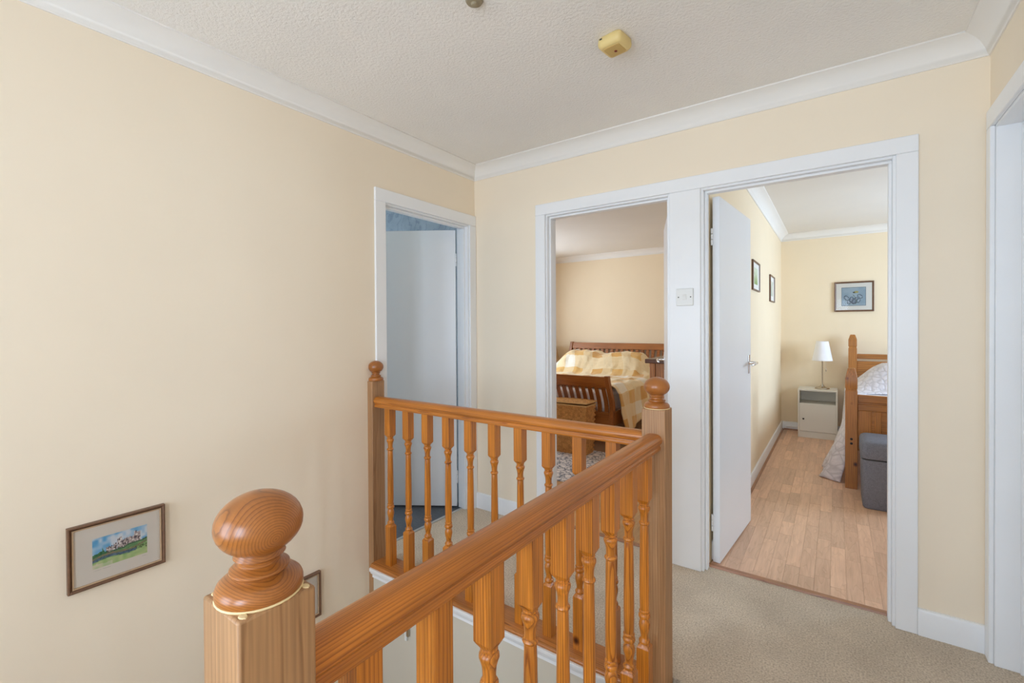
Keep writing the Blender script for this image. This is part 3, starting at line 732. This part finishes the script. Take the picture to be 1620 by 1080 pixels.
# ------------------------------------------------------------------ landing details
# smoke alarm
sa = thing('smoke_alarm', 'yellowed square smoke alarm on the landing ceiling', 'smoke alarm', (1.398, -.818, CZ), math.radians(-8))
def rsq(a, r, z, n=5):
    p = []
    for (sx, sy, st0) in ((1, 1, 0), (-1, 1, 1), (-1, -1, 2), (1, -1, 3)):
        for k in range(n+1):
            t_ = (st0+k/n)*PI/2; p.append((sx*(a-r)+r*math.cos(t_), sy*(a-r)+r*math.sin(t_), z))
    return p
def stack(rings):
    n = len(rings[0]); mb = MB(); vs = [p for r_ in rings for p in r_]
    fs = [(i*n+k, i*n+(k+1) % n, (i+1)*n+(k+1) % n, (i+1)*n+k) for i in range(len(rings)-1) for k in range(n)]
    return mb.add(vs, fs+[tuple(range(n-1, -1, -1)), tuple(range((len(rings)-1)*n, len(rings)*n))])
obj('casing', stack([rsq(.046, .016, 0), rsq(.050, .018, -.004), rsq(.052, .019, -.022), rsq(.050, .018, -.032), rsq(.042, .014, -.041), rsq(.038, .012, -.042)]), 'alarm', sa, sharp=50)
obj('face_plate', stack([rsq(.034, .010, -.0415), rsq(.033, .010, -.0445), rsq(.029, .008, -.045)]), 'alarm_vent', sa)
obj('indicator', MB().lathe([(.0062, -.044), (.0058, -.0465), (.003, -.0478)], 16, (0.002, 0.004, 0)), 'red', sa)
obj('vent_slot', B(-.036, -.026, -.0527, -.051, -.013, -.008), 'gap', sa)
cr = thing('ceiling_rose', 'small aged ceiling fitting just entering at the top edge', 'ceiling fitting', (1.092, -1.302, CZ))
obj('rose', MB().lathe([(.030, 0), (.030, -.004), (.026, -.010), (.012, -.013), (.010, -.02), (.004, -.022)], 24), 'brownplastic', cr)
# light switch on the cover board
ls = thing('light_switch', 'white single light switch between the two bedroom doorways', 'light switch', (1.4505, -.013, 1.4345))
obj('plate', B(-.0435, .0435, -.009, 0, -.0455, .0455), 'plastic', ls, bevel=.003)
rk = MB().prism([(-.009, -.014), (-.0105, -.014), (-.0135, .0), (-.0105, .014), (-.009, .014)], 'x', -.010, .010); rk.v = [(p[0], p[1], p[2]) for p in rk.v]
obj('rocker', rk, 'plastic', ls, bevel=.0008)
for s in (-1, 1):
    mb = MB().lathe([(.0033, 0), (.0033, .0008), (.002, .0012)], 12); mb.v = [(p[0]+s*.031, -.009-p[2], p[1]) for p in mb.v]
    obj('screw', mb, 'gap', ls)
# small fitting on the stairwell wall
wf = thing('wall_fitting', 'tiny white and grey fitting on the wall below the landing', 'wall fitting', (.306, -.925, -.29))
obj('plate', B(-.008, .008, -.012, 0, -.028, .05), 'plastic', wf, bevel=.002); obj('arm', B(.008, .024, -.016, -.002, .0, .04), 'nickel', wf, bevel=.002)

# ------------------------------------------------------------------ sleigh bed room
sb = thing('sleigh_bed', 'brown slatted sleigh bed seen through the middle doorway', 'bed', (-.575, 2.0, 0))
BX = .765   # half width
def curve_board(z0, z1, yf, th, x0, x1, n=8):
    mb = MB(); pr = []
    zs = [z0+(z1-z0)*i/n for i in range(n+1)]
    pr = [(yf(z)-th/2, z) for z in zs]+[(yf(z)+th/2, z) for z in reversed(zs)]
    return mb.prism(pr, 'x', x0, x1)
fy = lambda z: -.02-.135*math.cos(PI*min(1, max(0, (z-.0)/.80)*1.0))**2*(1 if z > .4 else .85)+.02   # bows outward at foot and head
hy = lambda z: 1.90+.12*max(0, (z-.45)/.6)**1.6
for s in (-1, 1):
    obj('footboard_post', curve_board(0, .775, fy, .06, s*BX-.022, s*BX+.022, 14), 'sleigh_z', sb, bevel=.004)
    obj('headboard_post', curve_board(0, 1.045, hy, .06, s*BX-.022, s*BX+.022, 14), 'sleigh_z', sb, bevel=.004)
    obj('side_rail', B(s*BX-.015, s*BX+.015, .02, 1.88, .24, .38), 'sleigh', sb, bevel=.004)
    obj('mattress', B(-.73, .73, .05, 1.86, .36, .60), 'sheet', sb, bevel=.05, seg=4) if s > 0 else None
obj('footboard_rail', curve_board(.645, .765, fy, .035, -BX+.022, BX-.022), 'sleigh', sb, bevel=.004)
obj('footboard_rail', curve_board(.24, .38, fy, .035, -BX+.022, BX-.022), 'sleigh', sb, bevel=.004)
obj('headboard_rail', curve_board(.945, 1.035, hy, .035, -BX+.022, BX-.022), 'sleigh', sb, bevel=.004)
obj('headboard_rail', curve_board(.40, .52, hy, .035, -BX+.022, BX-.022), 'sleigh', sb, bevel=.004)
fm = curve_board(.38, .645, fy, .016, -.021, .021).mesh('footboard_slat', 'sleigh_z'); hm = curve_board(.52, .945, hy, .016, -.02, .02).mesh('headboard_slat', 'sleigh_z')
for k in range(19):
    x = -.70+k*.0778
    obj('footboard_slat', fm, None, sb, (x, 0, 0)); obj('headboard_slat', hm, None, sb, (x, 0, 0))

def drape(name, sec, ys, mat, label, cat, thick=.010, noise_=.008, seed=1, uvs=1.0):
    """sec(y) -> list of (x, z) across the bed; the cloth is a grid, UV in metres"""
    vs = []; uv = []; n = None
    for y in ys:
        s = sec(y); n = len(s); d = 0
        for i, p in enumerate(s):
            if i: d += math.hypot(p[0]-s[i-1][0], p[1]-s[i-1][1])
            w_ = noise_*(vn(p[0]*9+d*3, y*9, seed)+.5*vn(p[0]*23+d*9, y*23, seed+1)-.75)
            q = (p[0]+w_*.6, p[2] if len(p) > 2 else y, p[1]+w_)
            vs.append(q); uv.append((d*uvs, y*uvs))
    m_ = len(ys)
    fs = [(j*n+i, j*n+i+1, (j+1)*n+i+1, (j+1)*n+i) for j in range(m_-1) for i in range(n-1)]
    me = bpy.data.meshes.new(name); me.from_pydata(vs, [], fs)
    ul = me.uv_layers.new(name='UV')
    for lp in me.loops: ul.data[lp.index].uv = uv[lp.vertex_index]
    me.polygons.foreach_set('use_smooth', [True]*len(me.polygons)); me.materials.append(M[mat])
    o = link(bpy.data.objects.new(name, me)); sd = o.modifiers.new('thickness', 'SOLIDIFY'); sd.thickness = thick; sd.offset = -1
    return tag(o, label, cat)
def sstep(a, b, x): t_ = max(0, min(1, (x-a)/(b-a))); return t_*t_*(3-2*t_)
def throw_sec(y):
    cx, hw = -.575, .80; pts = []
    pil = lambda x: (.28*sstep(3.08, 3.52, y)*(1-.45*sstep(3.66, 3.86, y)))*(sstep(-.80, -.50, x)*(1-sstep(.42, .80, x)))**.7*(1-.16*math.exp(-(x/.12)**2))
    hem = .17+.02*math.sin(y*5)+.14*sstep(2.2, 3.2, y)
    top = .655
    for i in range(13): 
        t_ = i/12; pts.append((cx-hw-.02-.05*(1-t_)+.006*math.sin(y*20+t_*3), .30+(top-.05-.30)*t_))
    for i in range(61):
        x = -hw+2*hw*i/60
        ed = .06*(max(0, (abs(x)-.72)/.08))**2
        pts.append((cx+x, top-ed+pil(x)))
    for i in range(1, 22):
        t_ = i/21
        fold = .016*t_*math.sin(y*9+1)+.006*t_*math.sin(y*27)
        pts.append((cx+hw+.015+.055*t_+fold, (top-.06)*(1-t_)+hem*t_))
    return pts
drape('bedspread', throw_sec, [2.075+i*(3.84-2.075)/75 for i in range(76)], 'throw', 'gold and cream patchwork bedspread over the sleigh bed', 'bedspread', seed=4, noise_=.03)
# hamper
hp = thing('wicker_hamper', 'honey wicker laundry hamper with a lid at the foot of the sleigh bed', 'hamper', (-.14, 1.68, .006))
def hamper():
    wx, wy, hh = .235, .105, .485; mb = MB()
    def ring(o):
        p = []
        nseg = 18; m_ = 8
        for i in range(nseg): p.append((-wx+2*wx*i/nseg, -wy, i))
        for i in range(m_): p.append((wx, -wy+2*wy*i/m_, i+1))
        for i in range(nseg): p.append((wx-2*wx*i/nseg, wy, i))
        for i in range(m_): p.append((-wx, wy-2*wy*i/m_, i+1))
        return p
    R0 = ring(0); n = len(R0); rows = 22; vs = []
    for j in range(rows+1):
        z = hh*j/rows; k = .93+.07*j/rows
        for i, (x, y, q_) in enumerate(R0):
            b_ = .008*(1 if (i+j) % 2 else -1)
            ox = b_ if abs(abs(x)-wx) < 1e-6 else 0; oy = b_ if abs(abs(y)-wy) < 1e-6 else 0
            vs.append((x*k+math.copysign(ox, x)*(1 if b_ > 0 else -1), y*k+math.copysign(oy, y)*(1 if b_ > 0 else -1), z))
    fs = [(j*n+i, j*n+(i+1) % n, (j+1)*n+(i+1) % n, (j+1)*n+i) for j in range(rows) for i in range(n)]
    mb.add(vs, fs+[tuple(range(n-1, -1, -1)), tuple(range(rows*n, (rows+1)*n))]); return mb
obj('wicker_body', hamper(), 'wicker', hp, sharp=60)
obj('rim', MB().tube([(-.24, -.11, .488), (.24, -.11, .488), (.24, .11, .488), (-.24, .11, .488), (-.24, -.11, .488)], .008, 8), 'wickerrim', hp)
lid = MB(); nx_, ny_ = 36, 16; vs = []
for j in range(ny_+1):
    for i in range(nx_+1):
        vs.append((-.245+.49*i/nx_, -.115+.23*j/ny_, .512+.004*(1 if (i+j) % 2 else -1)+.012*math.sin(PI*i/nx_)*.5+.010*(i/nx_)))
fs = [(j*(nx_+1)+i, j*(nx_+1)+i+1, (j+1)*(nx_+1)+i+1, (j+1)*(nx_+1)+i) for j in range(ny_) for i in range(nx_)]
lo = obj('lid', lid.add(vs, fs), 'wicker', hp, sharp=60); sd = lo.modifiers.new('thickness', 'SOLIDIFY'); sd.thickness = .012
obj('lid_rim', MB().tube([(-.245, -.115, .508), (.245, -.115, .517), (.245, .115, .517), (-.245, .115, .508), (-.245, -.115, .508)], .007, 8), 'wickerrim', hp)
# rug
tag(obj('rug', B(-1.6, .85, .80, 1.815, .0, .006), 'rug', bevel=.003), 'grey and white patterned rug under the hamper', 'rug')
# chest beside the doorway
ch = thing('chest_of_drawers', 'brown wooden chest with dark top behind the middle doorway', 'chest', (.935, .955, 0))
obj('carcass', B(.035, .49, .02, .90, .06, 1.0), 'chest', ch, bevel=.003)
obj('corner_post', B(.0, .04, .0, .04, 0, 1.0), 'chest', ch, bevel=.003); obj('corner_post', B(.0, .04, .88, .92, 0, 1.0), 'chest', ch, bevel=.003); obj('corner_post', B(.455, .495, .0, .04, 0, 1.0), 'chest', ch, bevel=.003)
obj('top', B(-.03, .495, -.02, .94, 1.0, 1.032), 'chesttop', ch, bevel=.004)
for k in range(4):
    d = obj('drawer', B(-.002, .04, .05, .87, .10+k*.225, .31+k*.225), 'chest', ch, bevel=.003)
    for s in (.25, .67):
        mb = MB().lathe([(.006, 0), (.006, .012), (.014, .018), (.014, .024), (.006, .028)], 16); mb.v = [(-.002-p[2], s+p[1], .205+k*.225+p[0]) for p in mb.v]
        obj('knob', mb, 'chest', d)
# bedside lamp left of the headboard (only its shade shows past the jamb)
bl = thing('bedside_lamp', 'tan shaded lamp left of the headboard beside the doorway edge', 'lamp', (-1.66, 3.86, .56))
obj('lamp_base', MB().lathe([(.06, 0), (.06, .012), (.02, .02), (.014, .05), (.012, .24)], 20), 'nickel', bl)
obj('lamp_shade', MB().lathe([(.15, .20), (.148, .20), (.098, .43), (.10, .43)], 28, cap=False), 'tanshade', bl)
bc = thing('bedside_table', 'dark wooden bedside table left of the sleigh bed', 'bedside table', (-1.70, 3.84, 0))
obj('body', B(-.2, .2, -.18, .18, .05, .53), 'sleigh', bc, bevel=.004); obj('top', B(-.215, .215, -.195, .19, .53, .56), 'sleigh', bc, bevel=.004)
obj('drawer', B(-.18, .18, -.19, -.18, .32, .50), 'sleigh', bc, bevel=.003); obj('plinth', B(-.19, .19, -.17, .17, 0, .05), 'sleigh', bc)

# ------------------------------------------------------------------ guest bedroom
gb = thing('guest_bed', 'waxed pine panelled bed at the right of the guest bedroom doorway', 'bed', (2.201, 1.98, 0), math.radians(-1.6))
def bed_post(name, x, y, s, top, zs):
    rings = []
    for (k, z) in zs: rings.append([(k*s, k*s, z), (-k*s, k*s, z), (-k*s, -k*s, z), (k*s, -k*s, z)])
    mb = stack(rings); return obj(name, mb, 'guestpine', gb, (x, y, 0), bevel=.002, sharp=20)
GW = .98
for x in (0, GW):
    bed_post('foot_post', x, 0, .039, .943, [(1, 0), (1, .765), (.93, .772), (.93, .782), (1, .79), (1, .865), (.62, .938), (.5, .943)])
    bed_post('head_post', x, 1.95, .039, 1.176, [(1, 0), (1, 1.02), (.9, 1.028), (.9, 1.04), (1, 1.05), (1, 1.12), (.62, 1.17), (.5, 1.176)])
    obj('side_rail', B(x-.015, x+.015, .04, 1.91, .30, .42), 'guestpine', gb, bevel=.003)
for z0, z1, dy in ((.68, .737, .018), (.615, .665, .014), (.30, .40, .014)):
    obj('footboard_rail', B(.039, GW-.039, -dy, dy, z0, z1), 'guestpine_x', gb, bevel=.004)
obj('footboard_panel', B(.039, GW-.039, -.006, .008, .40, .68), 'guestpine_x', gb)
for x0, x1 in ((.04, .125), (.145, .185), (.40, .50), (.80, .84), (.86, .94)):
    obj('footboard_stile', B(x0, x1, -.012, .012, .40, .615), 'guestpine', gb, bevel=.003)
for z in (.51,): obj('footboard_slat', B(.185, .40, -.010, .010, z-.006, z+.006), 'guestpine_x', gb)
for z0, z1 in ((.905, .96), (.62, .88)):
    obj('headboard_rail', B(.039, GW-.039, 1.935, 1.965, z0, z1), 'guestpine_x', gb, bevel=.004)
mb = MB()
for z in (.39, .355):
    a = MB().lathe([(.009, 0), (.009, .003), (.005, .004)], 12); a.v = [(p[0]+.001, -.039-p[2], p[1]+z) for p in a.v]
    obj('bolt', a, 'darkmetal', gb)
tag(obj('mattress', B(2.225, 3.13, 2.03, 3.87, .42, .615), 'sheet', bevel=.045, seg=4), 'white mattress on the pine guest bed', 'mattress')
def pillow(name, x0, x1, y0, y1, z0, ht, mat, label):
    n = 18; vs = []; uv = []
    for sgn in (1, -1):
        for j in range(n+1):
            for i in range(n+1):
                u, v = i/n*2-1, j/n*2-1
                k = ((1-u**4)*(1-v**4))**.55
                vs.append(((x0+x1)/2+(x1-x0)/2*u*(1-.05*v*v), (y0+y1)/2+(y1-y0)/2*v*(1-.05*u*u), z0+ht/2+sgn*ht/2*k+.012*vn(i*.9, j*.9, 3))); uv.append((i/n*.6, j/n*.5))
    N = (n+1)**2
    fs = [(s*N+j*(n+1)+i, s*N+j*(n+1)+i+1, s*N+(j+1)*(n+1)+i+1, s*N+(j+1)*(n+1)+i)[::1 if s == 0 else -1] for s in (0, 1) for j in range(n) for i in range(n)]
    me = bpy.data.meshes.new(name); me.from_pydata(vs, [], fs); ul = me.uv_layers.new(name='UV')
    for lp in me.loops: ul.data[lp.index].uv = uv[lp.vertex_index]
    me.polygons.foreach_set('use_smooth', [True]*len(me.polygons)); me.materials.append(M[mat])
    return tag(link(bpy.data.objects.new(name, me)), label, 'pillow')
def quilt_sec(y):
    pts = []
    fl = (.15*(1-sstep(2.15, 3.3, y))+.03+.018*math.sin(y*19)+.014*math.sin(y*41+1))*sstep(2.03, 2.17, y)**.6*(1-.6*sstep(3.3, 3.6, y))
    cover = sstep(3.0, 3.2, y)
    x1 = 2.30+.85*cover
    hem = .012
    for i in range(28):
        t_ = i/27
        xx = 2.165-fl*(1-t_)**1.25-.012*math.sin(t_*9+y*13)*(1-t_)
        pts.append((xx+.012, hem+(.565-hem)*t_))
    pts += [(2.182, .60), (2.20, .625)]
    bul = lambda x: .27*sstep(3.04, 3.40, y)*(1-.25*sstep(3.55, 3.69, y))*sstep(2.16, 2.55, x)**.75
    for i in range(1, 41):
        x = 2.20+(x1-2.20)*i/40; pts.append((x, .628+bul(x)))
    return pts
drape('quilt', quilt_sec, [2.05+i*(3.69-2.05)/90 for i in range(91)], 'quilt', 'silver grey patterned quilt hanging off the guest bed to the floor', 'quilt', seed=9, noise_=.022, thick=.012)
# ottoman
ot = thing('storage_stool', 'grey fabric storage stool with lid in front of the pine bed', 'stool', (2.44, 1.69, 0))
def rbox(a, b_, r, zs, n=6):
    rings = []
    for z, k in zs:
        p = []
        for (sx, sy, s0) in ((1, 1, 0), (-1, 1, 1), (-1, -1, 2), (1, -1, 3)):
            for q_ in range(n+1):
                t_ = (s0+q_/n)*PI/2; p.append((sx*(a-r-k)+r*math.cos(t_), sy*(b_-r-k)+r*math.sin(t_), z))
        rings.append(p)
    return stack(rings)
obj('body', rbox(.19, .185, .035, [(0, .012), (.01, .006), (.34, .0)]), 'ottoman', ot, sharp=60)
obj('lid', rbox(.195, .19, .035, [(.350, .004), (.354, .0), (.44, .002), (.458, .008), (.468, .022), (.473, .05)]), 'ottoman', ot, sharp=60)
obj('shadow_gap', rbox(.183, .178, .03, [(.338, 0), (.352, 0)]), 'gap', ot)
# bedside cabinet
ns = thing('bedside_cabinet', 'white bedside cabinet with open shelf in the guest bedroom corner', 'cabinet', (1.742, 3.70, 0))
CW, CD = .375, .32
obj('side', B(0, .016, 0, CD, 0, .535), 'cabinet', ns, bevel=.001); obj('side', B(CW-.016, CW, 0, CD, 0, .535), 'cabinet', ns, bevel=.001)
obj('back', B(.016, CW-.016, CD-.01, CD, 0, .535), 'cabinet', ns); obj('shelf', B(.016, CW-.016, .002, CD-.01, .375, .391), 'cabinet', ns, bevel=.001)
obj('top', B(0, CW, -.002, CD, .535, .551), 'cabinet', ns, bevel=.001); obj('plinth', B(.016, CW-.016, .004, .02, 0, .07), 'cabinet', ns, bevel=.001)
dd = obj('door', B(.017, CW-.017, .0, .016, .073, .388), 'cabinet', ns, bevel=.0015)
mb = MB().tube([(.055, 0, .215), (.055, -.012, .215), (.055, -.02, .215)], [.006, .005, .010], 14); obj('knob', mb, 'darkmetal', dd)
# lamp
lp = thing('table_lamp', 'white shaded table lamp on the bedside cabinet', 'lamp', (1.972, 3.86, .551))
obj('lamp_base', MB().lathe([(.072, 0), (.073, .006), (.068, .013), (.045, .019), (.030, .026), (.020, .034), (.012, .048), (.007, .055)], 28), 'nickel', lp)
obj('stem', MB().lathe([(.007, .05), (.006, .06), (.006, .40), (.009, .405), (.009, .43)], 14), 'nickel', lp)
obj('lamp_shade', MB().lathe([(.100, .325), (.098, .325), (.055, .538), (.058, .546), (.060, .546), (.100, .327)], 40, cap=False), 'shade', lp, sharp=60)
obj('pull_chain', MB().tube([(.035, -.01, .36), (.035, -.01, .235)], .0012, 6), 'nickel', lp); obj('chain_pull', MB().lathe([(.002, .20), (.006, .21), (.005, .225), (.002, .235)], 10, (.035, -.01, .0)), 'nickel', lp)
print('planks', n1, n2)
